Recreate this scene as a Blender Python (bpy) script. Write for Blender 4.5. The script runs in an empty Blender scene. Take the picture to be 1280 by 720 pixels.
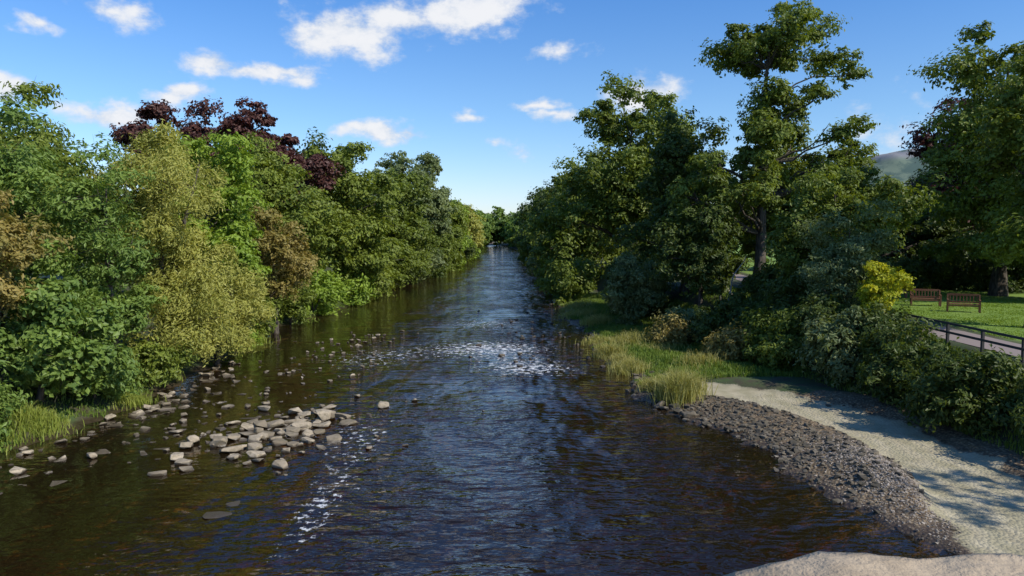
import bpy, bmesh, math, numpy as np
from mathutils import Vector, Matrix, Euler
R = np.random.default_rng(7)
scene = bpy.context.scene
scene.view_settings.view_transform='Standard'
scene.view_settings.look='None'
scene.view_settings.exposure=0

# ------------------------------------------------------------------ helpers
class NT:
    def __init__(s, nt):
        s.nt=nt; nt.nodes.clear()
    def n(s, typ, **kw):
        nd=s.nt.nodes.new(typ)
        for k,v in kw.items():
            if k.startswith('i_'):
                key=k[2:]
                key=int(key) if key.isdigit() else key.replace('_',' ')
                s.set(nd.inputs[key], v)
            else: setattr(nd,k,v)
        return nd
    def set(s, sock, v):
        if isinstance(v, bpy.types.NodeSocket): s.nt.links.new(v, sock)
        elif isinstance(v, bpy.types.Node): s.nt.links.new(v.outputs[0], sock)
        else:
            if isinstance(v,(tuple,list)) and sock.type=='RGBA' and len(v)==3: v=(*v,1)
            sock.default_value=v
    def math(s, op, a, b=0.0, c=None, clamp=False):
        nd=s.nt.nodes.new('ShaderNodeMath'); nd.operation=op; nd.use_clamp=clamp
        s.set(nd.inputs[0],a); s.set(nd.inputs[1],b)
        if c is not None: s.set(nd.inputs[2],c)
        return nd.outputs[0]
    def vm(s, op, a, b=(0,0,0)):
        nd=s.nt.nodes.new('ShaderNodeVectorMath'); nd.operation=op
        s.set(nd.inputs[0],a); s.set(nd.inputs[1],b)
        return nd
    def mix(s, f, a, b, blend='MIX'):
        nd=s.nt.nodes.new('ShaderNodeMix'); nd.data_type='RGBA'; nd.blend_type=blend
        s.set(nd.inputs[0],f); s.set(nd.inputs[6],a); s.set(nd.inputs[7],b)
        return nd.outputs[2]
    def sstep(s, v, a, b):
        nd=s.nt.nodes.new('ShaderNodeMapRange'); nd.interpolation_type='SMOOTHSTEP'
        s.set(nd.inputs[0],v); nd.inputs[1].default_value=a; nd.inputs[2].default_value=b
        return nd.outputs[0]
    def noise(s, vec, scale, detail=4, rough=0.55):
        nd=s.nt.nodes.new('ShaderNodeTexNoise')
        s.set(nd.inputs['Vector'],vec)
        nd.inputs['Scale'].default_value=scale; nd.inputs['Detail'].default_value=detail
        nd.inputs['Roughness'].default_value=rough
        return nd.outputs[0]
    def pos(s):
        return s.n('ShaderNodeNewGeometry').outputs['Position']

def newmat(name):
    m=bpy.data.materials.new(name); m.use_nodes=True
    return m, NT(m.node_tree)

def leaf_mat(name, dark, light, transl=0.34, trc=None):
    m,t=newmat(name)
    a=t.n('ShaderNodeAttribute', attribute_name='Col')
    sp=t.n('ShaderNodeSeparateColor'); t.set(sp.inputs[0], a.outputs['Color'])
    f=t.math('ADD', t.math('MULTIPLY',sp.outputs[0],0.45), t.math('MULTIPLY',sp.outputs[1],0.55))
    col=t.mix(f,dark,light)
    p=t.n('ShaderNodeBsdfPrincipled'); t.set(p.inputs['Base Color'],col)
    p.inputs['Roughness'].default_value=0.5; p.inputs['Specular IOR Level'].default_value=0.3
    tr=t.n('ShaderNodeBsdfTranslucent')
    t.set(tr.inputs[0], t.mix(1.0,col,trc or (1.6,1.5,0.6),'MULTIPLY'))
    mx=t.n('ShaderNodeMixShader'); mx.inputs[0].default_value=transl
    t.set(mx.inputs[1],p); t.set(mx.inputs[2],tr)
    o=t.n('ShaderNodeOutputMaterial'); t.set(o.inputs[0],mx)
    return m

def bark_mat(name, c1, c2):
    m,t=newmat(name)
    n=t.noise(t.vm('MULTIPLY',t.pos(),(1,1,0.25)).outputs[0],9,5)
    p=t.n('ShaderNodeBsdfPrincipled'); t.set(p.inputs['Base Color'],t.mix(t.sstep(n,.35,.65),c1,c2))
    p.inputs['Roughness'].default_value=0.9
    b=t.n('ShaderNodeBump'); b.inputs['Distance'].default_value=.03; t.set(b.inputs['Height'],n); t.set(p.inputs['Normal'],b)
    o=t.n('ShaderNodeOutputMaterial'); t.set(o.inputs[0],p)
    return m

M_bark=bark_mat('bark',(0.035,0.027,0.02),(0.11,0.09,0.07))
M_pale=bark_mat('pale_bark',(0.2,0.18,0.15),(0.35,0.32,0.27))
LM={
 'mid':leaf_mat('leaf_mid',(0.07,0.105,0.016),(0.21,0.26,0.038)),
 'lmid':leaf_mat('leaf_mid_lit',(0.08,0.12,0.018),(0.26,0.31,0.047)),  # mid leaf brightened for the sunlit left bank, light put in the colour
 'ash':leaf_mat('leaf_ash',(0.065,0.125,0.024),(0.25,0.34,0.07)),
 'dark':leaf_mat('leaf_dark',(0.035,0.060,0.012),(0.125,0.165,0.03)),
 'willow':leaf_mat('leaf_willow',(0.23,0.25,0.05),(0.48,0.46,0.12)),
 'bright':leaf_mat('leaf_bright',(0.12,0.20,0.02),(0.30,0.40,0.05)),
 'brown':leaf_mat('leaf_brown',(0.17,0.165,0.04),(0.38,0.29,0.09)),
 'purple':leaf_mat('leaf_copper',(0.042,0.018,0.015),(0.135,0.055,0.04),0.2,(1.5,0.7,0.7)),
 'grey':leaf_mat('leaf_greygreen',(0.09,0.13,0.045),(0.25,0.29,0.12)),
 'yellow':leaf_mat('leaf_yellow',(0.22,0.28,0.01),(0.60,0.55,0.03)),
}

# ------------------------------------------------------------------ terrain functions
YL=np.array([-60,10,23,25,29,34,40,46,53,59,68,76,88,100,112,126,144,165,190,231,290,330,430])
XL=np.array([-17,-17,-16.2,-15.4,-14.9,-15.4,-15.5,-16.4,-17,-16.6,-15.2,-15.8,-15.4,-13.8,-14.6,-13.0,-13.4,-11.6,-12.8,-12.0,-12.5,-14,-30])
YR=np.array([-60,10,14,16.6,19,21,23,25,27.5,31,36,43,50,59,66,72,85,98,108,125,145,162,210,260,324,430])
XR=np.array([11,11,10.2,9.3,8.4,8.0,8.3,7.7,6.4,5.3,6.0,4.8,5.3,4.3,4.9,4.0,5.4,4.9,6.0,5.0,6.2,5.0,4.6,3.4,0,-14])
YB=np.array([-60,12,20,25,29,32,40,60,80,150,430])
XB=np.array([15.5,15.5,15.2,14.8,14.6,13.6,12,10.5,9,9,9])
SILT=np.array([(7.8,33.0),(10.3,30.8),(12.2,28),(12.9,25),(12.9,22),(12.4,19),(11.4,16),(10.9,12),(10.9,-10)])
def sm(t): t=np.clip(t,0,1); return t*t*(3-2*t)
def wob(x,y,s=1.0):
    return (np.sin(x*1.3*s+1.7*np.sin(y*.7*s))+np.sin(y*1.7*s+2.1*np.sin(x*.9*s)+1)+.6*np.sin((x+y)*3.1*s+2)+.5*np.sin((x-1.4*y)*4.3*s))/3.1
def polydist(x,y,P):
    d=np.full(np.shape(x),1e9)
    for a,b in zip(P[:-1],P[1:]):
        ab=b-a; t=np.clip(((x-a[0])*ab[0]+(y-a[1])*ab[1])/(ab@ab),0,1)
        d=np.minimum(d,np.hypot(x-a[0]-t*ab[0],y-a[1]-t*ab[1]))
    return d
PARKZ=2.6
def H(x,y):
    x=np.asarray(x,float); y=np.asarray(y,float)
    w=wob(x,y)
    xl=np.interp(y,YL,XL)+.4*wob(y*0+3,y); xr=np.interp(y,YR,XR)+.35*wob(y*0+9,y,1.5); xb=np.interp(y,YB,XB)
    dl=x-xl; dr=xr-x
    bed=-np.minimum(np.minimum(.03+.035*dl+.004*np.clip(dl-6,0,9)**2,.03+.2*dr),1.3)+.05*w
    bed+= .16*np.exp(-((x+8.3)/3.0)**2-((y-25.5)/4)**2)
    bed=np.minimum(bed,-.03)
    s=-dl
    left=.1*np.clip(s,0,1)+1.3*sm(s/4)+1.4*sm((s-3)/6)+.08*w
    t=-dr
    low=.035+.08*np.clip(t,0,2.5)+.06*w+.34*np.exp(-((x-10.2)/1.0)**2-((y-20.2)/2.5)**2)
    ds=polydist(x,y,SILT)
    low=np.where(y<36, low*(sm((ds-1.1)/1.0)*.9+.1)+.02, low)
    rise=(x-xb-0.3)/3.0
    right=low*(1-sm(rise))+PARKZ*sm(rise)
    z=np.where(dl<0,left,np.where(dr<0,right,bed))
    close=sm((y-375)/40)
    return z*(1-close)+close*1.5

def grid_obj(name, xs, ys, zf):
    X,Y=np.meshgrid(xs,ys); Z=zf(X,Y)
    v=np.stack([X,Y,Z],-1).reshape(-1,3)
    nx,ny=len(xs),len(ys)
    i=np.arange(nx*ny).reshape(ny,nx)
    f=np.stack([i[:-1,:-1],i[:-1,1:],i[1:,1:],i[1:,:-1]],-1).reshape(-1,4)
    return mesh_obj(name,v,f,smooth=True), X, Y, Z

def mesh_obj(name, v, f, mats=(), mi=None, col=None, smooth=False):
    me=bpy.data.meshes.new(name)
    v=np.asarray(v,np.float32); f=np.asarray(f,np.int32); k=f.shape[1]
    me.vertices.add(len(v)); me.vertices.foreach_set('co',v.ravel())
    me.loops.add(f.size); me.loops.foreach_set('vertex_index',f.ravel())
    me.polygons.add(len(f)); me.polygons.foreach_set('loop_start',np.arange(len(f),dtype=np.int32)*k)
    try: me.polygons.foreach_set('loop_total',np.full(len(f),k,np.int32))
    except Exception: pass
    for m in mats: me.materials.append(m)
    if mi is not None: me.polygons.foreach_set('material_index',np.asarray(mi,np.int32))
    if isinstance(smooth,np.ndarray): me.polygons.foreach_set('use_smooth',smooth)
    else: me.polygons.foreach_set('use_smooth',np.full(len(f),bool(smooth)))
    me.update(calc_edges=True)
    if col is not None:
        a=me.attributes.new('Col','FLOAT_COLOR','POINT')
        c=np.ones((len(v),4),np.float32); c[:,:3]=col; a.data.foreach_set('color',c.ravel())
    o=bpy.data.objects.new(name,me); scene.collection.objects.link(o)
    return o

# ------------------------------------------------------------------ ground
xs=np.unique(np.concatenate([np.linspace(-4000,-200,16),np.linspace(-200,-40,30),np.linspace(-40,-20,40),np.arange(-20,20,.22),np.linspace(20,45,60),np.linspace(45,200,30),np.linspace(200,4000,16)]))
ys=np.unique(np.concatenate([np.linspace(-500,-20,10),np.linspace(-20,12,30),np.arange(12,45,.22),np.arange(45,90,.5),np.linspace(90,430,150),np.linspace(430,6000,30)]))
ground,X,Y,Z=grid_obj('ground',xs,ys,H)
w=wob(X,Y)
ds=polydist(X,Y,SILT)
xr=np.interp(Y,YR,XR); xb=np.interp(Y,YB,XB); xl=np.interp(Y,YL,XL)
silt=sm((1.85-ds+.35*w)/.7)*(Y<34.5)*(X>xr-.3)
grav=((X<xb+.5)&(X>xl-1.2)).astype(float)*np.where(Y<31+.8*w,1,np.where((X>xr+.9+.8*w),0,1))
grav=np.where(X<xl,.6*sm((X-xl+1.0)/1)*(Y<38),grav)
lawn=sm((X-np.interp(Y,[-50,30,60,90],[20.3,20.3,23,26]))/.3)
cover=np.stack([grav,silt,lawn,np.ones_like(silt)],-1).reshape(-1,4).astype(np.float32)
a=ground.data.attributes.new('cover','FLOAT_COLOR','POINT'); a.data.foreach_set('color',cover.ravel())
m,t=newmat('ground_mat')
P=t.pos()
at=t.n('ShaderNodeAttribute',attribute_name='cover'); sp=t.n('ShaderNodeSeparateColor'); t.set(sp.inputs[0],at.outputs['Color'])
n1=t.noise(P,1.2,6,.6); n2=t.noise(P,14,4,.6)
soil=t.mix(t.sstep(n1,.35,.65),(0.05,0.04,0.022),(0.045,0.075,0.018))
lawnc=t.mix(t.sstep(n1,.3,.7),(0.14,0.23,0.025),(0.2,0.29,0.035)); lawnc=t.mix(t.math('MULTIPLY',n2,.5),lawnc,(0.07,0.14,0.015))
vor=t.n('ShaderNodeTexVoronoi'); t.set(vor.inputs['Vector'],P); vor.inputs['Scale'].default_value=11
vs=t.n('ShaderNodeSeparateColor'); t.set(vs.inputs[0],vor.outputs['Color'])
gr=t.mix(vs.outputs[0],(0.13,0.09,0.05),(0.32,0.24,0.14)); gr=t.mix(t.sstep(vor.outputs['Distance'],.2,.75),gr,(0.08,0.052,0.028))
gr=t.mix(t.sstep(n1,.5,.75),gr,(0.14,0.09,0.035))
wave=t.n('ShaderNodeTexWave'); t.set(wave.inputs['Vector'],P); wave.inputs['Scale'].default_value=.35; wave.inputs['Distortion'].default_value=9; wave.inputs['Detail'].default_value=3
n5=t.noise(P,3.5,6,.65)
sl=t.mix(t.sstep(n1,.3,.7),(0.32,0.275,0.175),(0.44,0.385,0.26)); sl=t.mix(t.math('MULTIPLY',wave.outputs[1],.4),sl,(0.23,0.215,0.115)); sl=t.mix(t.math('MULTIPLY',t.sstep(n5,.5,.75),.5),sl,(0.17,0.14,0.08))
c=t.mix(sp.outputs[0],soil,gr); c=t.mix(sp.outputs[2],c,lawnc)
c=t.mix(t.sstep(t.math('ADD',sp.outputs[1],t.math('MULTIPLY',t.math('SUBTRACT',n2,.5),.8)),.35,.65),c,sl)
zz=t.n('ShaderNodeSeparateXYZ'); t.set(zz.inputs[0],P)
wet=t.math('MULTIPLY',t.sstep(zz.outputs[2],-.01,.0),t.math('SUBTRACT',1,t.sstep(zz.outputs[2],.05,.18)))
wet=t.math('MULTIPLY',wet,t.math('SUBTRACT',1,sp.outputs[1]))
c=t.mix(t.math('MULTIPLY',wet,.75),c,(0.03,0.02,0.012))
p=t.n('ShaderNodeBsdfPrincipled'); t.set(p.inputs['Base Color'],c)
t.set(p.inputs['Roughness'],t.math('SUBTRACT',.95,t.math('MULTIPLY',wet,.55)))
hb=t.math('ADD',t.math('MULTIPLY',n2,.5),t.math('MULTIPLY',t.math('SUBTRACT',1,vor.outputs['Distance']),sp.outputs[0]))
b=t.n('ShaderNodeBump'); b.inputs['Distance'].default_value=.05; b.inputs['Strength'].default_value=.7; t.set(b.inputs['Height'],hb); t.set(p.inputs['Normal'],b)
o=t.n('ShaderNodeOutputMaterial'); t.set(o.inputs[0],p)
ground.data.materials.append(m)

# ------------------------------------------------------------------ water
wx=np.unique(np.concatenate([np.linspace(-23,14,110)])); wy=np.unique(np.concatenate([np.linspace(-60,12,20),np.arange(12,60,.35),np.linspace(60,420,160)]))
water,WX,WY,WZ=grid_obj('river_water',wx,wy,lambda x,y:x*0)
dep=np.clip(-H(WX,WY),0,2)
def g(x,y,sx,sy): return np.exp(-((WX-x)/sx)**2-((WY-y)/sy)**2)
foam=1.0*g(-1.2,44,5,4)+.95*g(1.0,37.5,3.5,3)+.85*g(-4.9,18.0,.9,4)+.75*g(-2,56,5,7)+.7*g(-8,40,3.5,5)+.7*g(-5.5,25,2.2,4)+.6*g(1,72,4,8)+.6*g(-4,90,6,12)+.4*g(-2,30,3,4)
calm=sm((WX+11)/5)
amp=(.35+.75*calm+.7*g(-1,42,6,8))
at=water.data.attributes.new('wat','FLOAT_COLOR','POINT')
c=np.stack([dep,np.clip(foam,0,1),amp,np.ones_like(dep)],-1).reshape(-1,4).astype(np.float32); at.data.foreach_set('color',c.ravel())
m,t=newmat('river_water_mat')
P=t.pos()
at=t.n('ShaderNodeAttribute',attribute_name='wat'); sp=t.n('ShaderNodeSeparateColor'); t.set(sp.inputs[0],at.outputs['Color'])
na=t.noise(t.vm('MULTIPLY',P,(.7,1.35,1)).outputs[0],1.15,2,.45); nb=t.noise(t.vm('MULTIPLY',P,(.8,1.25,1)).outputs[0],3.4,2,.5); nc=t.noise(t.vm('MULTIPLY',P,(1,.45,1)).outputs[0],.3,3)
near=t.math('ADD',t.math('MULTIPLY',na,.13),t.math('MULTIPLY',nb,.055))
nf=t.noise(t.vm('MULTIPLY',P,(.22,1.3,1)).outputs[0],1.3,3,.5)
far=t.math('MULTIPLY',nf,.24)
yy_=t.n('ShaderNodeSeparateXYZ'); t.set(yy_.inputs[0],P)
ff=t.sstep(yy_.outputs[1],14,58)
hh=t.math('ADD',t.math('MULTIPLY',near,t.math('SUBTRACT',1,t.math('MULTIPLY',ff,.85))),t.math('MULTIPLY',far,ff))
pat=t.math('ADD',.35,t.sstep(nc,.35,.65))
hh=t.math('MULTIPLY',hh,t.math('MULTIPLY',sp.outputs[2],pat))
bm=t.n('ShaderNodeBump'); bm.inputs['Distance'].default_value=1; bm.inputs['Strength'].default_value=1; t.set(bm.inputs['Height'],hh)
gl=t.n('ShaderNodeBsdfGlossy'); gl.inputs['Roughness'].default_value=.05; gl.inputs['Color'].default_value=(1,.98,.96,1); t.set(gl.inputs['Normal'],bm)
trn=t.n('ShaderNodeBsdfTransparent')
ex=lambda k:t.math('POWER',2.718,t.math('MULTIPLY',sp.outputs[0],-k))
cc=t.n('ShaderNodeCombineColor'); t.set(cc.inputs[0],ex(1.3)); t.set(cc.inputs[1],ex(2.9)); t.set(cc.inputs[2],ex(6.5)); t.set(trn.inputs[0],cc)
mk=t.n('ShaderNodeBsdfDiffuse'); mk.inputs[0].default_value=(.036,.021,.008,1)
body=t.n('ShaderNodeMixShader'); body.inputs[0].default_value=.3; t.set(body.inputs[1],trn); t.set(body.inputs[2],mk)
fr=t.n('ShaderNodeFresnel'); fr.inputs[0].default_value=1.37; t.set(fr.inputs[1],bm)
mx=t.n('ShaderNodeMixShader'); t.set(mx.inputs[0],fr); t.set(mx.inputs[1],body); t.set(mx.inputs[2],gl)
fn=t.noise(t.vm('MULTIPLY',P,(1.0,1.0,1)).outputs[0],3.2,7,.72)
fm=t.math('MULTIPLY',t.sstep(t.math('ADD',fn,t.math('MULTIPLY',sp.outputs[1],.24)),.72,.81),t.math('MULTIPLY',sp.outputs[1],1.4,clamp=True),clamp=True)
fd=t.n('ShaderNodeBsdfDiffuse'); fd.inputs[0].default_value=(.60,.61,.62,1)
m2=t.n('ShaderNodeMixShader'); t.set(m2.inputs[0],fm); t.set(m2.inputs[1],mx); t.set(m2.inputs[2],fd)
o=t.n('ShaderNodeOutputMaterial'); t.set(o.inputs[0],m2)
water.data.materials.append(m)

# ------------------------------------------------------------------ vegetation builders
def unit(v): return v/np.maximum(np.linalg.norm(v,axis=-1,keepdims=True),1e-9)
def leaves_mesh(C, N, L, W):
    n=len(C)
    T=unit(np.cross(N,R.normal(size=(n,3)))); B=np.cross(N,T)
    l=(L*R.uniform(.65,1.3,(n,1))); w=l*W
    fold=N*l*.18
    v=np.stack([C-T*l,C+B*w+fold,C+T*l,C-B*w+fold],1).reshape(-1,3)
    f=np.arange(4*n).reshape(n,4)
    return v,f
def tube(pts, rad, sides=6):
    pts=np.asarray(pts,float); n=len(pts)
    d=np.gradient(pts,axis=0); d=unit(d)
    ref=np.array([.3,.9,.1]); u=unit(np.cross(d,ref)); w=np.cross(d,u)
    a=np.linspace(0,2*np.pi,sides,endpoint=False)
    ring=(u[:,None]*np.cos(a)[None,:,None]+w[:,None]*np.sin(a)[None,:,None])*np.asarray(rad)[:,None,None]+pts[:,None]
    v=ring.reshape(-1,3); i=np.arange(n*sides).reshape(n,sides); j=np.roll(i,-1,1)
    f=np.stack([i[:-1],j[:-1],j[1:],i[1:]],-1).reshape(-1,4)
    return v,f
def foliage(ell, npuff, pr, nsub, nleaf, droop=0.0, shell=.45):
    ell=np.array(ell,float); vol=ell[:,3]*ell[:,4]*ell[:,5]; vol=vol**.75
    k=R.choice(len(ell),npuff,p=vol/vol.sum())
    d=unit(R.normal(size=(npuff,3))); r=R.uniform(0,1,(npuff,1))**shell
    pc=ell[k,:3]+d*r*ell[k,3:6]
    prr=pr*R.uniform(.55,1.35,npuff)
    sd=R.normal(size=(npuff,nsub,3)); sd[...,2]=sd[...,2]*.8+.35; sd=unit(sd)
    sc=pc[:,None]+sd*(prr[:,None]*R.uniform(.45,1.08,(npuff,nsub)))[...,None]*np.array([1,1,.75])
    off=R.normal(size=(npuff,nsub,nleaf,3))*(prr[:,None,None,None]*.18)*np.array([1,1,.6+droop])
    off[...,2]-=droop*np.abs(R.normal(size=off.shape[:3]))*.5*prr[:,None,None]
    C=sc[:,:,None]+off
    out=unit(C-pc[:,None,None])
    N=unit(out*.85+np.array([0,0,.45])+R.normal(size=C.shape)*.42)
    tone=np.broadcast_to((.6*R.uniform(0,1,(npuff,1))+.4*R.uniform(0,1,(npuff,nsub)))[:,:,None],C.shape[:3])
    return pc,prr,C.reshape(-1,3),N.reshape(-1,3),tone.reshape(-1)
def make_tree(name,x,y,ell,mat,npuff=45,pr=1.3,nsub=20,nleaf=34,L=.1,W=.5,trunk=.3,droop=0.,shell=.45,bark=None,lean=(0,0),nbr=30,z0=None,stems=1):
    nleaf=int(nleaf*.7); L=L*1.14
    if z0 is None: z0=float(H(x,y))
    spread=min(1.5,.25*ell[0][3])
    ell=[(x+e[0],y+e[1],e[2],e[3],e[4],e[5]) for e in ell]
    pc,prr,C,N,tone=foliage(ell,npuff,pr,nsub,nleaf,droop,shell)
    gz=np.maximum(H(C[:,0],C[:,1]),0); ok=C[:,2]>gz+.08; C,N,tone=C[ok],N[ok],tone[ok]
    v,f=leaves_mesh(C,N,L,W)
    col=np.stack([np.repeat(R.uniform(0,1,len(C)),4),np.repeat(tone,4),np.zeros(4*len(C))],-1)
    V=[v];F=[f];MI=[np.ones(len(f),int)];CO=[col];off=len(v)
    top=max(e[2]+e[5]*.55 for e in ell); cx=np.mean([e[0] for e in ell]); cy=np.mean([e[1] for e in ell])
    trunks=[]
    for s in range(stems):
        tt=np.linspace(0,1,9)
        ex,ey=(cx,cy) if stems==1 else (cx+R.normal()*spread,cy+R.normal()*spread)
        px=x+(ex+lean[0]-x)*tt**1.3+.12*np.sin(tt*7+s)*trunk*3; py=y+(ey+lean[1]-y)*tt**1.3+.1*np.sin(tt*5+2*s)*trunk*3
        pz=z0-.2+(top-z0)*tt
        pts=np.stack([px,py,pz],-1); rad=trunk*(1-.85*tt)*(1+.5*np.exp(-tt*18))
        trunks.append((pts,rad)); tv,tf=tube(pts,rad,9)
        V.append(tv);F.append(tf+off);off+=len(tv);MI.append(np.zeros(len(tf),int));CO.append(np.zeros((len(tv),3)))
    idx=R.permutation(len(pc))[:nbr]
    for i in idx:
        pts,rad=trunks[R.integers(len(trunks))]
        c=pc[i]
        if c[2]<float(H(c[0],c[1]))+.3: continue
        dist=np.hypot(c[0]-pts[:,0],c[1]-pts[:,1]); hz=c[2]-.55*dist.min()-.5
        j=int(np.clip(np.searchsorted(pts[:,2],hz),2,7)); s=pts[j]
        if s[2]>c[2]+1.5 and c[2]<z0+1: continue
        tt=np.linspace(0,1,6)[:,None]
        bp=s+(c-s)*tt; bp[:,2]+=np.sin(tt[:,0]*np.pi)*.12*np.linalg.norm(c-s)*R.uniform(-.3,1); bp[1:-1]+=R.normal(size=(4,3))*.12
        r0=min(rad[j]*.55,.03+.018*np.linalg.norm(c-s))
        bv,bf=tube(bp,r0*(1-.8*tt[:,0]),5)
        V.append(bv);F.append(bf+off);off+=len(bv);MI.append(np.zeros(len(bf),int));CO.append(np.zeros((len(bv),3)))
        for q in range(3):
            e=c+unit(R.normal(size=3)+np.array([0,0,.4]))*prr[i]*.9
            bv,bf=tube([bp[4],(bp[4]+e)/2+R.normal(size=3)*.05,e],[r0*.35,r0*.25,r0*.1],4)
            V.append(bv);F.append(bf+off);off+=len(bv);MI.append(np.zeros(len(bf),int));CO.append(np.zeros((len(bv),3)))
    MI=np.concatenate(MI)
    return mesh_obj(name,np.concatenate(V),np.concatenate(F),[bark or M_bark,LM[mat]],MI,np.concatenate(CO),MI==0)

# ---- left bank
T=make_tree
T('ash_tree',-20.5,29,[(0,0,8,4.2,4,4.6),(1.5,-1,4.5,3.2,3.5,2.8)],'ash',60,1.25,22,36,.10,.42,trunk=.3)
T('ash_tree',-25,36,[(0,0,9.5,5,4.5,5.2)],'lmid',50,1.4,20,32,.12,.42,trunk=.3)
T('hawthorn_tree',-18.1,25.0,[(0,0,6.2,1.8,2.2,2.4)],'brown',28,.8,18,34,.085,.5,trunk=.16)
T('sycamore_sapling',-17.4,26.8,[(0.3,0,3.2,2.0,2.2,2.1)],'ash',30,.8,20,30,.11,.6,trunk=.1,stems=3)
T('ash_tree',-16.9,31,[(0,0,7.4,1.8,2.2,3.0),(0,0,4,2.2,2.2,2.3)],'ash',40,.9,20,34,.095,.38,trunk=.2)
T('willow_tree',-16.6,34.8,[(.2,0,8.5,3.0,2.8,3.5),(1.0,0,4.4,2.6,2.8,3.2)],'willow',70,.95,22,42,.10,.28,trunk=.24,droop=.55,stems=2)
T('willow_shrub',-15.6,38.6,[(0.2,0,3.1,2.5,2.8,2.3)],'willow',46,.8,20,36,.10,.28,trunk=.1,droop=.4,stems=3)
T('alder_tree',-18.7,45,[(0,0,9.0,3.0,3.2,4.0),(1,0,5,2.8,3,3.4)],'bright',64,1.1,20,34,.12,.55,trunk=.2)
T('copper_beech_tree',-24.5,66,[(0,0,13.0,5.6,5,5.6),(-5.6,0,13.2,4.2,4,4.8),(5.0,0,12.2,3.8,4,4.0)],'purple',150,1.15,22,34,.16,.5,trunk=.5,shell=.35)
T('oak_tree',-20.0,58,[(0,0,8.9,5.0,4.6,5.0),(1.5,-1,5.5,4,4,3.8)],'lmid',88,1.4,20,36,.14,.5,trunk=.4)
T('hawthorn_tree',-16.4,51,[(0,0,5.2,2.5,2.5,2.9)],'brown',42,.9,18,34,.11,.5,trunk=.16)
T('sycamore_tree',-17.4,74,[(0,0,10,5.4,6,5.6),(1.7,0,5,4.5,6,4)],'lmid',95,1.6,20,34,.17,.55,trunk=.4)
T('sycamore_tree',-25,82,[(0,0,11,6,6,6)],'dark',60,1.8,18,28,.19,.55,trunk=.4)
T('oak_tree',-16.3,98,[(0,0,9.5,5.2,8,6.0),(1.5,0,4.5,4,8,4)],'mid',95,1.8,18,32,.2,.55,trunk=.4)
T('poplar_tree',-16.6,118,[(0,0,10,3.4,4,8.5)],'grey',70,1.4,18,28,.22,.5,trunk=.35)
T('poplar_tree',-15.0,136,[(0,0,11,3.2,4,10)],'grey',70,1.5,18,28,.24,.5,trunk=.35)
T('poplar_tree',-20.5,126,[(0,0,10,3.2,4,11.5)],'grey',60,1.5,18,28,.24,.5,trunk=.35)
T('alder_tree',-14.2,152,[(0,0,7,4,6,6.5)],'lmid',70,2,18,28,.27,.55,trunk=.3)
T('alder_tree',-15.5,178,[(0,0,7.5,4.5,7,7)],'bright',70,2.2,18,26,.3,.55,trunk=.3)
T('willow_tree',-13.5,205,[(0,0,7,5,9,6.5)],'willow',70,2.2,18,26,.32,.45,trunk=.3)
# ---- right bank
T('sycamore_tree',11.4,72,[(0,0,14,5.8,6,7.2),(-2.5,-1,9.5,4.6,5,4.5),(2.5,0,10,5,5,5)],'mid',125,1.6,20,36,.165,.55,trunk=.45)
T('lime_tree',9.8,92,[(0,0,10.5,5.3,7,6.0),(-1.5,0,6,5,7,4.5)],'mid',84,1.9,18,32,.2,.55,trunk=.4)
T('alder_tree',9,118,[(0,0,9,4.8,9,7.5)],'dark',70,2,18,28,.23,.55,trunk=.35)
T('alder_tree',8.4,155,[(0,0,8.5,4.6,9,7)],'mid',70,2.3,18,28,.28,.55,trunk=.35)
T('alder_tree',7.4,200,[(0,0,8.5,4.8,12,8)],'dark',70,2.5,18,28,.33,.55,trunk=.35)
T('sycamore_tree',17.0,51,[(1.4,0,18.2,5.2,4,3.9),(-1.2,0,14.2,4.0,4,2.6),(2.8,0,13,4.6,4.4,3.0),(-2,-.5,9.8,4,4,2.8)],'mid',108,1.1,20,34,.125,.5,trunk=.42,shell=.38,nbr=90)
T('sycamore_tree',13.4,57,[(0,0,11,3.2,4,4.8),(-.5,0,6.6,4,4,3.2)],'dark',74,1.3,20,32,.14,.55,trunk=.35)
T('holly_tree',12.5,49,[(0,0,5.6,2.8,2.5,3)],'dark',44,1.1,20,30,.12,.5,trunk=.2)
T('lime_tree',22.0,56,[(0,0,8.6,5.0,4.5,4.8)],'mid',74,1.4,20,32,.14,.5,trunk=.35)
T('cherry_tree',18.8,41.5,[(0,0,7.9,3.4,3,2.8),(-1.8,0,5.6,2.4,2.4,1.8)],'mid',62,.95,20,34,.11,.5,trunk=.2)
T('rowan_tree',17.0,37.2,[(0.2,0,6.2,2.0,2,2.2),(-.4,0,4.4,1.8,1.8,1.6)],'grey',42,.8,18,32,.09,.4,trunk=.13)
T('laburnum_shrub',16.9,34.0,[(0,0,4.4,1.2,1.0,1.2),(.9,.3,4.7,.8,.8,.7)],'yellow',28,.48,16,32,.07,.5,trunk=.08,z0=PARKZ)
T('copper_beech_tree',37.8,62,[(0,0,14,4.4,4,4.4),(0,0,9,4.8,4,5)],'purple',84,1.4,18,32,.16,.5,trunk=.4)
T('lime_tree',33.6,51,[(0,0,15,4.8,4.5,6.2),(-.4,0,8.8,5.6,4.5,4.4)],'mid',110,1.5,20,32,.14,.5,trunk=.45)
T('yew_tree',27.5,61,[(0,0,6,4.6,3,4.2),(7,0,5.5,5,3,3.6)],'dark',84,1.3,20,30,.14,.5,trunk=.4)
T('yew_tree',41,66,[(0,0,7.5,8,4,5)],'dark',70,1.8,20,30,.17,.5,trunk=.4)
T('beech_tree',23.9,33.8,[(.3,0,11.0,2.8,3,4.0),(.3,0,7.6,2.1,2.2,2.4)],'mid',62,1.05,20,34,.105,.5,trunk=.24)
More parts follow.
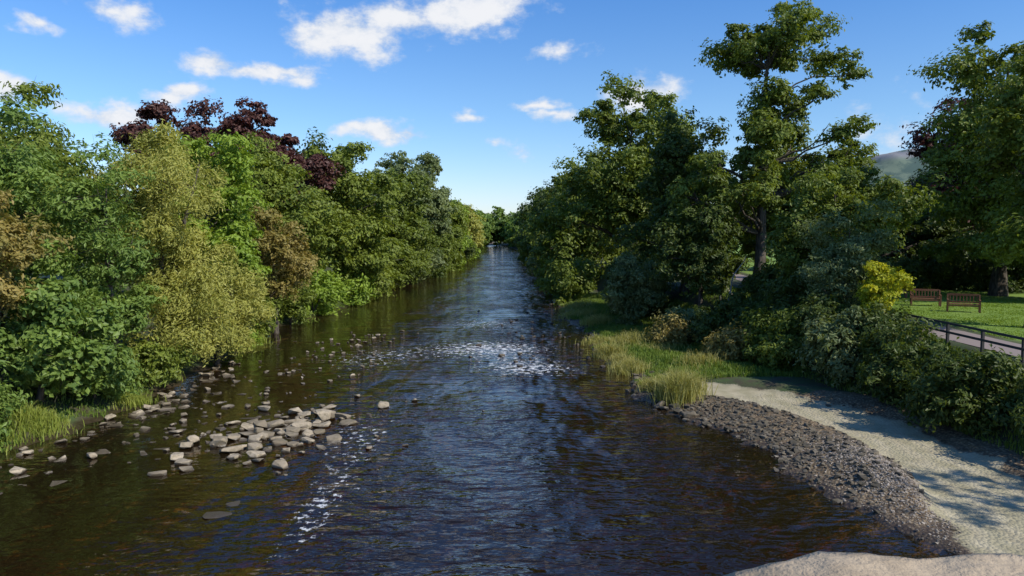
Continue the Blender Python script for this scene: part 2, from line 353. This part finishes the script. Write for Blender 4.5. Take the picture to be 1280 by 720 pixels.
T('beech_tree',35.2,45.5,[(0,0,11.5,4,3.4,5.5),(0,0,6.2,3.4,2.8,3.2)],'dark',80,1.3,20,34,.125,.5,trunk=.3)
T('ash_tree',23,13.0,[(0,0,9,3.4,3.4,2.6)],'ash',12,.9,14,28,.1,.42,trunk=.25)
# shrubs on right bank slope
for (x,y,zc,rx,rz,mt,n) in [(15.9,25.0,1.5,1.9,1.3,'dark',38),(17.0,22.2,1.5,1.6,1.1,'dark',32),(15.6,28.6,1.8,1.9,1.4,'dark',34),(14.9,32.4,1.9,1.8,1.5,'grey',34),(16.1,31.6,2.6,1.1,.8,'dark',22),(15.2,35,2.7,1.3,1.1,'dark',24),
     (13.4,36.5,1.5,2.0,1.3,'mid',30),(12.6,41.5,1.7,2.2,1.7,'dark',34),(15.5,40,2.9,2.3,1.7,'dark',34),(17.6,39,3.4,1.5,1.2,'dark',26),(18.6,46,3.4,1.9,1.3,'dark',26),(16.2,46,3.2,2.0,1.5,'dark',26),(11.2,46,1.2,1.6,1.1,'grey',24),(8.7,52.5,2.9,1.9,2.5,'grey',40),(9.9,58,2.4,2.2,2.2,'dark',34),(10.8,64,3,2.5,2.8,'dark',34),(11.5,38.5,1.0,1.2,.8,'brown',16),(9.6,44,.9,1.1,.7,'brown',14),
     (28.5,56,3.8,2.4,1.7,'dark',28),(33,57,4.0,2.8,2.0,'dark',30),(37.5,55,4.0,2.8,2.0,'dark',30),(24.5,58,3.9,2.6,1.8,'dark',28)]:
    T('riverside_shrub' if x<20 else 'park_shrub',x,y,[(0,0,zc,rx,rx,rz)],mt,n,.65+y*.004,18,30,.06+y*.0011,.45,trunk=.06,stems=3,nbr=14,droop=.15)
# shrubs on left bank
for (x,y,zc,rx,rz,mt,n) in [(-17.5,23,1.6,1.6,1.4,'ash',26),(-16.5,28.8,1.5,1.3,1.2,'ash',24),(-15.9,33,1.2,1.1,.9,'lmid',18),(-16.9,43,1.7,1.9,1.6,'bright',26),(-17.2,48.5,1.5,1.9,1.5,'lmid',26),(-16.9,56,1.8,1.9,1.6,'lmid',26)]:
    T('riverside_shrub',x,y,[(0,0,zc,rx,rx,rz)],mt,n,.6+y*.004,18,28,.06+y*.0011,.45,trunk=.05,stems=3,nbr=12,droop=.15)
y=62.
kinds=['lmid','bright','dark','mid','grey','willow','lmid']
while y<215:
    for side in (0,1):
        if side and y<68: continue
        s=R.uniform(1.5,3.3)*(1+y*.003)
        xx=(np.interp(y,YL,XL)+.6-R.uniform(0,1.4)) if side==0 else (np.interp(y,YR,XR)+.6+R.uniform(0,1.3))
        T('riverside_shrub',float(xx),y,[(0,0,s*.7,s,s*1.5,s)],kinds[R.integers(7)] if side==0 else ['mid','dark','mid','grey'][R.integers(4)],24,.8+y*.005,16,24,.07+y*.0013,.5,trunk=.06,stems=2,nbr=8,droop=.2)
    y+=R.uniform(6,10)*(1+y*.002)

# ---- distant woodland: one object
ell=[]
for y in np.arange(225,400,22): ell.append((-17.0+R.normal(),y,7,5,13,R.uniform(6,9)))
for y in np.arange(230,400,22): ell.append((8.0-max(0,y-280)*.05+R.normal(),y,7,5.5,13,R.uniform(6.5,9)))
for x in np.arange(-60,70,9): ell.append((x,355+R.uniform(-5,25),9,8,10,R.uniform(7,11)))
def woodland(name,ell,mat,npuff,pr,L,nsub=16,nleaf=22):
    pc,prr,C,N,tone=foliage(ell,npuff,pr,nsub,nleaf)
    ok=C[:,2]>.2; C,N,tone=C[ok],N[ok],tone[ok]
    v,f=leaves_mesh(C,N,L,.6)
    col=np.stack([np.repeat(R.uniform(0,1,len(C)),4),np.repeat(tone,4),np.zeros(4*len(C))],-1)
    return mesh_obj(name,v,f,[LM[mat]],None,col)
woodland('distant_woodland',ell,'ash',560,3.4,.7)
ell=[(x,y,6.5,7,6,6) for x,y in [(-34,48),(-36,62),(-34,78),(-32,96),(-30,114),(-29,135),(-29,160),(-28,190),(-42,40),(24,80),(36,84),(48,80),(20,100),(32,110),(19,130),(18,160),(18,190),(60,70),(54,56),(50,46)]]
woodland('background_woodland',ell,'dark',380,2.4,.4,16,19)

# ------------------------------------------------------------------ grass
def blades(name, XY, h, mat, w=.012, bend=.35, zoff=0):
    n=len(XY); x,y=XY[:,0],XY[:,1]; z=H(x,y)+zoff
    a=R.uniform(0,2*np.pi,n); lean=R.uniform(.05,1,n)*bend; b=R.uniform(0,2*np.pi,n)
    hh=h*R.uniform(.55,1.2,n)*(.8+.5*np.clip(wob(x,y,.7),-.8,1))
    dx,dy=np.cos(a)*w,np.sin(a)*w
    p0=np.stack([x,y,z-.02],-1); D=np.stack([dx,dy,dx*0],-1)
    L1=np.stack([np.cos(b)*lean*hh*.3,np.sin(b)*lean*hh*.3,hh*.6],-1); L2=np.stack([np.cos(b)*lean*hh,np.sin(b)*lean*hh,hh*(1-.35*lean)],-1)
    v=np.stack([p0-D,p0+D,p0+L1+D*.8,p0+L1-D*.8,p0+L2+D*.15,p0+L2-D*.15],1).reshape(-1,3)
    i=np.arange(n)[:,None]*6
    f=np.concatenate([i+np.array([0,1,2,3]),i+np.array([3,2,4,5])])
    col=np.repeat(np.stack([R.uniform(0,1,n),R.uniform(0,1,n)*.35+.65*np.clip(.5+.6*wob(x,y,.6),0,1),x*0],-1),6,0)
    return mesh_obj(name,v,f,[mat],None,col)
MG=leaf_mat('grass_blade',(0.06,0.13,0.016),(0.24,0.30,0.055),.3)
MGy=leaf_mat('tall_grass_blade',(0.2,0.22,0.045),(0.50,0.44,0.17),.3)
MGm=leaf_mat('marginal_grass_blade',(0.14,0.2,0.025),(0.36,0.38,0.08),.3)
def sc(n,x0,x1,y0,y1): return np.stack([R.uniform(x0,x1,n),R.uniform(y0,y1,n)],-1)
q=sc(120000,4.5,14,30.5,80); xr_=np.interp(q[:,1],YR,XR); xb_=np.interp(q[:,1],YB,XB)
k=(q[:,0]>xr_+.4+.7*wob(q[:,0],q[:,1]))&(q[:,0]<xb_+2)&(polydist(q[:,0],q[:,1],SILT)>1.3)&(wob(q[:,0],q[:,1],.5)>-.75); k&=~((q[:,1]<34)&(q[:,0]>7.5+.5*wob(q[:,0],q[:,1])))
blades('riverbank_grass',q[k],.36,MG,.02,.6)
q=sc(50000,-21,-13,20,70); xl_=np.interp(q[:,1],YL,XL); k=(q[:,0]<xl_-.6+.9*wob(q[:,0],q[:,1]))&(q[:,0]>xl_-3.5)&(wob(q[:,0],q[:,1],.8)>-.25)
blades('riverbank_grass',q[k],.28,MG,.018,.6)
q=sc(40000,13.6,20,15,60); k=(q[:,0]>np.interp(q[:,1],YB,XB)+.3)&(q[:,0]<17.4)
blades('riverbank_grass',q[k],.3,MG,.018,.6)
q=sc(60000,20.4,34,30,58); blades('lawn_grass',q,.07,leaf_mat('lawn_blade',(0.13,0.21,0.02),(0.23,0.31,0.035),.3),.025,.7)
def tuft(x,y,r,n,h,mat): 
    q=np.stack([x+R.normal(size=n)*r,y+R.normal(size=n)*r],-1); return blades('tall_grass_tuft',q,h,mat,.014,.9)
for (x,y,r,n,h) in [(6.7,29.8,.36,1400,1.3),(7.3,31.2,.4,1300,1.25),(6.2,31.8,.25,500,.9),(5.9,36.5,.4,1000,1.1),(5.7,38.5,.25,500,.8),(5.4,41,.4,900,1.0),(5.5,46,.5,700,.7),(5.4,60,.7,900,.9),(5.6,66,.7,900,.9),(6.9,44,.5,800,.8),(6.2,54,.5,800,.8),(9.4,37,.5,500,.7),(8.6,42,.6,500,.7)]:
    tuft(x,y,r,n,h,MGy)
for (x,y,r,n,h) in [(-16.3,25.1,.4,900,.55),(-15.5,29.5,.4,900,.6),(-16.2,34.5,.3,400,.5),(-17.0,23.6,.45,800,.55),(-16.4,46,.5,700,.7)]:
    tuft(x,y,r,n,h,MGm)

# ------------------------------------------------------------------ rocks
def stone_mat(name,c1,c2,c3):
    m,t=newmat(name); P=t.pos()
    at=t.n('ShaderNodeAttribute',attribute_name='Col'); sp=t.n('ShaderNodeSeparateColor'); t.set(sp.inputs[0],at.outputs['Color'])
    n=t.noise(P,7,6,.65); n2=t.noise(P,40,4,.6)
    c=t.mix(sp.outputs[0],c1,c2); c=t.mix(t.math('MULTIPLY',t.sstep(n,.42,.68),.7),c,c3)
    zz=t.n('ShaderNodeSeparateXYZ'); t.set(zz.inputs[0],P)
    wet=t.math('SUBTRACT',1,t.sstep(zz.outputs[2],.03,.10)); c=t.mix(t.math('MULTIPLY',wet,.78),c,(.035,.025,.015))
    p=t.n('ShaderNodeBsdfPrincipled'); t.set(p.inputs['Base Color'],c); t.set(p.inputs['Roughness'],t.math('SUBTRACT',.9,t.math('MULTIPLY',wet,.5)))
    b=t.n('ShaderNodeBump'); b.inputs['Distance'].default_value=.02; t.set(b.inputs['Height'],t.math('ADD',n,t.math('MULTIPLY',n2,.3))); t.set(p.inputs['Normal'],b)
    o=t.n('ShaderNodeOutputMaterial'); t.set(o.inputs[0],p); return m
MR=stone_mat('river_stone',(0.17,0.135,0.09),(0.42,0.345,0.245),(0.14,0.115,0.065))
MRg=stone_mat('gravel_stone',(0.19,0.155,0.12),(0.42,0.36,0.29),(0.2,0.16,0.12))
MRd=stone_mat('dark_river_stone',(0.05,0.042,0.03),(0.17,0.14,0.10),(0.06,0.05,0.025))
def hull(npts,bev):
    bm=bmesh.new()
    for i in range(npts):
        p=unit(R.normal(size=3)); p=np.sign(p)*np.abs(p)**.5
        bm.verts.new(p)
    r=bmesh.ops.convex_hull(bm,input=bm.verts)
    bmesh.ops.delete(bm,geom=[e for e in r['geom_interior'] if isinstance(e,bmesh.types.BMVert)],context='VERTS')
    bmesh.ops.dissolve_limit(bm,angle_limit=.3,verts=bm.verts,edges=bm.edges)
    if bev: bmesh.ops.bevel(bm,geom=list(bm.edges),offset=bev,segments=1,affect='EDGES',clamp_overlap=True)
    bmesh.ops.triangulate(bm,faces=bm.faces)
    v=np.array([x.co[:] for x in bm.verts]); bm.verts.index_update(); f=np.array([[x.index for x in q.verts] for q in bm.faces]); bm.free()
    return v,f
HB=[hull(17,.07) for _ in range(12)]; HS=[hull(12,0) for _ in range(8)]
def stones(name,pts,size,mat,lib,flat=.5,sink=.3,zfix=None):
    V=[];F=[];C=[];off=0
    for (x,y),s in zip(pts,size):
        v,f=lib[R.integers(len(lib))]
        e=Euler((R.normal()*.12,R.normal()*.12,R.uniform(0,6.28))).to_matrix()
        sc_=np.array([s*R.uniform(.8,1.45),s*R.uniform(.55,1),s*flat*R.uniform(.5,1.25)])*.5
        q=(v*sc_)@np.array(e).T; z=float(H(x,y)) if zfix is None else zfix
        q=q+np.array([x,y,z+sc_[2]*(1-2*sink)])
        V.append(q);F.append(f+off);off+=len(q);C.append(np.full((len(q),3),R.uniform(0,1)))
    return mesh_obj(name,np.concatenate(V),np.concatenate(F),[mat],None,np.concatenate(C))
pts=[];sz=[]
for i in range(88):
    x=-8.0+R.normal()*1.4; y=25.2+R.normal()*1.8+(x+8.2)*.45
    pts.append((x,y)); sz.append(R.uniform(.22,.6))
for p,s in [((-7.1,27.2),.85),((-6.0,24.4),.7),((-8.6,26.2),.75),((-7.7,24.0),.7),((-9.0,23.1),.55),((-8.0,22.7),.6),((-6.0,26.6),.6),((-10.2,26.6),.45),((-13.1,22.6),.5),((-14.4,21.1),.4),((-11.8,25.5),.45)]:
    pts.append(p); sz.append(s)
stones('river_rocks',pts,sz,MR,HB,.44,0.04,zfix=-.02)
stones('submerged_boulder',[(-6.9,18.6),(-7.35,18.1)],[.8,.75],MR,HB,.2,0.,zfix=-.09)
pts=[];sz=[]
for i in range(130):
    y=R.uniform(22,52); x=np.interp(y,[22,30,38,46,50],[-11.3,-11.2,-10.6,-10.0,-10])+R.normal()*1.6
    if x<np.interp(y,YL,XL): continue
    pts.append((x,y)); sz.append(R.uniform(.1,.32))
for i in range(65):
    y=R.uniform(20,40); x=np.interp(y,YL,XL)+abs(R.normal())*.8; pts.append((x,y)); sz.append(R.uniform(.1,.4))
for i in range(80): pts.append((-8+R.normal()*2.4,26+R.normal()*2.8)); sz.append(R.uniform(.1,.24))
stones('small_river_stones',pts,sz,MR,HB,.45,0.02,zfix=-.02)
pts=[];sz=[]
for i in range(150):
    y=27+R.uniform(0,1)**1.6*45; x=np.interp(y,YR,XR)+R.normal()*.55-.15; pts.append((x,y)); sz.append(R.uniform(.12,.42))
stones('riverbank_stones',pts,sz,MRd,HB,.5,0.12,zfix=None)
pts=[(R.normal()*2.2+1.5,R.uniform(38,66)) for _ in range(60)]
stones('midstream_stones',pts,R.uniform(.12,.34,60),MRd,HB,.45,0.1,zfix=-.02)
def gravel(name,n,cx,cy,sx,sy,mat,smin,smax,tilt=0,hmin=-.07):
    q=np.stack([cx+R.normal(size=n)*sx,cy+R.normal(size=n)*sy],-1); q[:,0]+=(q[:,1]-cy)*tilt
    h=H(q[:,0],q[:,1]); k=(h>hmin)&(polydist(q[:,0],q[:,1],SILT)>1.35+.45*wob(q[:,0],q[:,1]))&(q[:,0]<np.interp(q[:,1],YB,XB)+.5)
    q=q[k]; return stones(name,[tuple(p) for p in q],smin+(smax-smin)*R.uniform(0,1,len(q))**2.2,mat,HS,.55,.35)
gravel('gravel_bar',6500,10.3,20.0,.7,2.0,MRg,.03,.09)
gravel('gravel_bar',2800,8.7,24.2,1.5,3.0,MRd,.05,.26,-.15,-.16)
gravel('gravel_bar',1100,8.3,29.5,1.9,1.3,MRd,.05,.22,-.3,-.16)
pts=[((R.uniform(-14.5,-1)),R.uniform(13,36)) for _ in range(900)]
stones('riverbed_cobbles',pts,R.uniform(.12,.65,900),MR,HS,.4,.3)

# ------------------------------------------------------------------ path
py=np.arange(5,90,1.)
def pc_(y): return np.interp(y,[5,30,45,60,90],[18.9,18.9,19.4,21,24])
v=[]
for y in py:
    for dx in (-1.05,1.05): v.append((pc_(y)+dx,y,PARKZ+.012))
i=np.arange(len(py)-1)[:,None]*2; f=i+np.array([0,1,3,2])
m,t=newmat('path_tarmac'); P=t.pos()
n=t.noise(P,30,3); p=t.n('ShaderNodeBsdfPrincipled'); t.set(p.inputs['Base Color'],t.mix(n,(0.17,0.13,0.115),(0.30,0.24,0.215))); p.inputs['Roughness'].default_value=.95
o=t.n('ShaderNodeOutputMaterial'); t.set(o.inputs[0],p)
mesh_obj('footpath',v,f,[m])

# ------------------------------------------------------------------ benches / fence
def simple(name,c1,c2,rough=.7,metal=0):
    m,t=newmat(name); n=t.noise(t.vm('MULTIPLY',t.pos(),(1,1,6)).outputs[0],6,4)
    p=t.n('ShaderNodeBsdfPrincipled'); t.set(p.inputs['Base Color'],t.mix(n,c1,c2)); p.inputs['Roughness'].default_value=rough; p.inputs['Metallic'].default_value=metal
    o=t.n('ShaderNodeOutputMaterial'); t.set(o.inputs[0],p); return m
MW=simple('bench_wood',(0.12,0.045,0.022),(0.24,0.10,0.05)); MF=simple('fence_paint',(0.02,0.018,0.016),(0.045,0.04,0.035))
def boxpart(parent,name,c,s,mat,rot=(0,0,0),bev=.008):
    bm=bmesh.new(); bmesh.ops.create_cube(bm,size=1); bmesh.ops.scale(bm,vec=s,verts=bm.verts)
    bmesh.ops.bevel(bm,geom=list(bm.edges),offset=min(bev,min(s)*.3),segments=2,affect='EDGES')
    me=bpy.data.meshes.new(name); bm.to_mesh(me); bm.free(); me.materials.append(mat)
    o=bpy.data.objects.new(name,me); scene.collection.objects.link(o); o.parent=parent; o.location=c; o.rotation_euler=rot; return o
def bench(x,y,rz):
    e=bpy.data.objects.new('park_bench',None); scene.collection.objects.link(e); e.location=(x,y,PARKZ); e.rotation_euler=(0,0,rz)
    for k,sx in enumerate((-.76,.76)):
        boxpart(e,f'front_leg_{k+1}',(sx,-.27,.32),(.08,.08,.64),MW)
        boxpart(e,f'back_leg_{k+1}',(sx,.25,.48),(.08,.08,.97),MW,(math.radians(-6),0,0))
        boxpart(e,f'armrest_{k+1}',(sx,-.03,.665),(.09,.62,.05),MW)
        boxpart(e,f'side_rail_{k+1}',(sx,0,.38),(.05,.46,.08),MW)
    for k in range(5): boxpart(e,f'seat_slat_{k+1}',(0,-.24+.105*k,.445),(1.6,.085,.028),MW)
    boxpart(e,'back_top_rail',(0,.305,.93),(1.46,.05,.12),MW); boxpart(e,'back_low_rail',(0,.245,.53),(1.46,.045,.07),MW)
    for k in range(9): boxpart(e,f'back_slat_{k+1}',(-.64+.16*k,.275,.73),(.045,.025,.32),MW,(math.radians(-8),0,0))
    boxpart(e,'front_rail',(0,-.27,.37),(1.46,.04,.09),MW)
    return e
bench(24.7,44,math.radians(-22)); bench(24.9,40.6,math.radians(-28)); bench(25.6,49.5,math.radians(-18))
e=bpy.data.objects.new('park_fence',None); scene.collection.objects.link(e)
yy=np.arange(14,35,2.2)
for k,y in enumerate(yy): boxpart(e,f'post_{k+1}',(17.45,y,PARKZ+.38),(.1,.1,.86),MF)
for k,z in enumerate((.78,.42)):
    boxpart(e,f'rail_{k+1}',(17.37,(yy[0]+yy[-1])/2,PARKZ+z),(.05,yy[-1]-yy[0]+.3,.09),MF)

V=[];F=[];off=0
for a,b,r in [((15.2,50.5,2.4),(11.8,48.5,5.2),.11),((14.0,49.5,2.4),(12.6,48,6),.08),((13.5,47,2),(14.7,46.6,5.5),.07)]:
    a=np.array(a);b=np.array(b); tt=np.linspace(0,1,8)[:,None]; p=a+(b-a)*tt; p[:,2]+=np.sin(tt[:,0]*3.1)*.35; p[:,0]+=.12*np.sin(tt[:,0]*9)
    v,f=tube(p,r*(1-.7*tt[:,0]),7); V.append(v);F.append(f+off);off+=len(v)
mesh_obj('dead_tree_limbs',np.concatenate(V),np.concatenate(F),[M_pale],smooth=True)

# ------------------------------------------------------------------ hill
hx=np.linspace(300,2600,220); hy=np.linspace(1300,2200,60)
def hz(x,y):
    prof=186*sm((x-400)/470)*(1-.25*sm((x-1300)/900))
    up=sm((y-1300)/260); crag=10*sm((up-.9)/.03)*(.6+.3*np.sin(x*.05)+.3*np.sin(x*.13)+.2*np.sin(x*.31))
    return prof*up*.93+crag*(prof/185)+3*np.sin(x*.02+y*.01)
hill,_,_,_=grid_obj('hill',hx,hy,hz)
m,t=newmat('hill_mat'); P=t.pos(); n=t.noise(P,.02,6,.65)
z_=t.n('ShaderNodeSeparateXYZ'); t.set(z_.inputs[0],P)
c=t.mix(t.sstep(n,.42,.58),(0.06,0.10,0.085),(0.14,0.18,0.13)); c=t.mix(t.math('MULTIPLY',t.sstep(z_.outputs[2],150,165),t.sstep(n,.4,.5)),c,(0.20,0.20,0.21))  # aerial haze is painted into the bluish-green base colour
p=t.n('ShaderNodeBsdfPrincipled'); t.set(p.inputs['Base Color'],c); p.inputs['Roughness'].default_value=1
o=t.n('ShaderNodeOutputMaterial'); t.set(o.inputs[0],p); hill.data.materials.append(m)

# ------------------------------------------------------------------ bridge parapet
MS=stone_mat('parapet_sandstone',(0.36,0.27,0.17),(0.47,0.37,0.25),(0.20,0.15,0.095))
par=bpy.data.objects.new('stone_bridge_parapet',None); scene.collection.objects.link(par)
from mathutils import noise as mn
def block(name,x0,x1,y0,y1,z0,z1,sub=10,amp=.012,seed=0,bev=.03,slope=0):
    bm=bmesh.new(); bmesh.ops.create_cube(bm,size=1)
    bmesh.ops.scale(bm,vec=(x1-x0,y1-y0,z1-z0),verts=bm.verts)
    bmesh.ops.bevel(bm,geom=list(bm.edges),offset=bev,segments=3,affect='EDGES')
    bmesh.ops.subdivide_edges(bm,edges=[e for e in bm.edges if e.calc_length()>.12],cuts=sub,use_grid_fill=True)
    bm.normal_update()
    for v in bm.verts:
        w=v.co+Vector((seed*3.1,0,0)); d=mn.noise(w*7)*amp*1.3+mn.noise(w*22)*amp*.7+mn.noise(w*60)*amp*.35
        v.co+=v.normal*d
        if slope: v.co.z-=slope*max(0,.19-(v.co.x+(x1-x0)/2))*(1 if v.co.z>0 else 0)
    me=bpy.data.meshes.new(name); bm.to_mesh(me); bm.free(); me.materials.append(MS)
    a=me.attributes.new('Col','FLOAT_COLOR','POINT'); r=R.uniform(.2,.9)
    a.data.foreach_set('color',np.full(len(me.vertices)*4,r,np.float32))
    for p_ in me.polygons: p_.use_smooth=True
    o=bpy.data.objects.new(name,me); scene.collection.objects.link(o); o.location=((x0+x1)/2,(y0+y1)/2,(z0+z1)/2); o.parent=par
    return o
k=0
block('coping_1',.35,1.12,.85,1.31,6.22,6.425,24,.010,1,.025,.24)
for x in np.arange(1.13,12,.75): k+=1; block(f'coping_r{k}',x,x+.74,.85,1.31,6.27,6.42-.004*k,14,.010,k+2,.025)
for x in np.arange(.34,-14,-.75): k+=1; block(f'coping_l{k}',x-.74,x,.85,1.31,6.15,6.30,8,.012,k+2)
block('parapet_wall',-16,13,.92,1.24,5.0,6.14,3,.01,50)
block('arch_spandrel',-18,13,-3.5,1.2,3.6,4.99,3,.01,51)
for k,(x0,x1) in enumerate([(-18,-16),(-5,-3),(8.5,11)]): block(f'pier_{k+1}',x0,x1,-3.4,1.1,-.8,3.59,4,.02,60+k)

# ------------------------------------------------------------------ sky
SUN=Vector((0.86,-0.51,0)).normalized(); EL=math.radians(41)
w=bpy.data.worlds.new('sky'); scene.world=w; w.use_nodes=True; t=NT(w.node_tree)
sky=t.n('ShaderNodeTexSky',sky_type='NISHITA',sun_disc=False); sky.sun_elevation=EL; sky.sun_rotation=math.atan2(SUN.x,SUN.y)
sky.air_density=1.0; sky.dust_density=.3; sky.ozone_density=2.0
D=t.n('ShaderNodeTexCoord').outputs['Generated']
dz=t.n('ShaderNodeSeparateXYZ'); t.set(dz.inputs[0],D)
g1=t.mix(t.sstep(dz.outputs[2],0.0,.16),(.86,.92,1.18),(.66,.88,1.12)); g1=t.mix(t.sstep(dz.outputs[2],.12,.36),g1,(.42,.78,1.2))
grade=t.mix(1.0,sky.outputs[0],g1,'MULTIPLY')
bg=t.n('ShaderNodeBackground'); t.set(bg.inputs[0],grade); bg.inputs[1].default_value=.148
nz=t.n('ShaderNodeTexNoise'); t.set(nz.inputs['Vector'],t.vm('MULTIPLY',D,(1,1,1.8)).outputs[0]); nz.inputs['Scale'].default_value=9; nz.inputs['Detail'].default_value=4; nz.inputs['Roughness'].default_value=.6
wv=t.vm('SUBTRACT',nz.outputs[1],(.5,.5,.5)).outputs[0]
sc2=t.n('ShaderNodeVectorMath',operation='SCALE'); t.set(sc2.inputs[0],wv); sc2.inputs['Scale'].default_value=.06
Dw=t.vm('ADD',D,sc2.outputs[0]).outputs[0]
F=925.; pit=math.radians(4.33)
# cumulus placed by direction on the sky dome
clouds=[(430,42,85,32,1),(585,8,85,32,1),(500,22,60,24,.9),(270,80,45,17,1),(330,90,70,12,.9),(470,165,50,13,1),(515,163,28,9,.8),
 (15,112,36,15,1),(145,142,48,15,1),(228,122,32,13,1),(45,32,24,11,.8),(150,12,60,18,.6),(690,64,42,10,.6),(678,132,26,7,.7),(697,148,22,9,.6),
 (800,118,46,24,1),(585,142,20,7,.7),(620,176,22,7,.5),(655,190,42,11,.5),(1110,160,60,30,.4),(620,-300,180,60,.8)]  # last cloud is unseen above the frame, added for reflections
acc=None
for (px,pyy,rx,ry,dn) in clouds:
    u=(px-640)/F; vv=(360-pyy)/F
    d=Vector((u,math.cos(pit)+vv*math.sin(pit),-math.sin(pit)+vv*math.cos(pit))); k=1/d.length; d.normalize()
    sx=F/(rx*k); sz=F/(ry*k)
    q=t.vm('MULTIPLY',t.vm('SUBTRACT',Dw,tuple(d)).outputs[0],(sx,sx,sz)).outputs[0]
    ln=t.vm('LENGTH',q).outputs['Value']
    val=t.math('MULTIPLY',t.math('SUBTRACT',1.45,ln,clamp=False),dn)
    acc=val if acc is None else t.math('MAXIMUM',acc,val)
n2=t.noise(t.vm('MULTIPLY',D,(1,1,1.6)).outputs[0],20,6,.62)
den=t.math('ADD',t.math('MAXIMUM',acc,-1.0),t.math('MULTIPLY',t.math('SUBTRACT',n2,.5),2.6))
mask=t.math('MULTIPLY',t.sstep(den,.15,1.1),.97)
shade=t.math('ADD',t.math('MULTIPLY',t.sstep(n2,.35,.6),.5),t.math('MULTIPLY',t.sstep(den,.4,1.3),.5))
ccol=t.mix(shade,(.60,.69,.83),(.93,.94,.97))
bg2=t.n('ShaderNodeBackground'); t.set(bg2.inputs[0],ccol); bg2.inputs[1].default_value=.97
mx=t.n('ShaderNodeMixShader'); t.set(mx.inputs[0],mask); t.set(mx.inputs[1],bg); t.set(mx.inputs[2],bg2)
o=t.n('ShaderNodeOutputWorld'); t.set(o.inputs[0],mx)

sl=bpy.data.lights.new('sun','SUN'); sl.energy=5.0; sl.angle=math.radians(.5); sl.color=(1,.94,.82)
so=bpy.data.objects.new('sun',sl); scene.collection.objects.link(so)
dirv=Vector((SUN.x*math.cos(EL),SUN.y*math.cos(EL),math.sin(EL)))
so.rotation_euler=(-dirv).to_track_quat('-Z','Y').to_euler(); so.location=dirv*100

cam=bpy.data.cameras.new('camera'); cam.lens=26; cam.sensor_width=36; cam.clip_end=9000; cam.clip_start=.05
co=bpy.data.objects.new('camera',cam); scene.collection.objects.link(co); co.location=(0,0,7); co.rotation_euler=(math.radians(90-4.33),0,0)
scene.camera=co
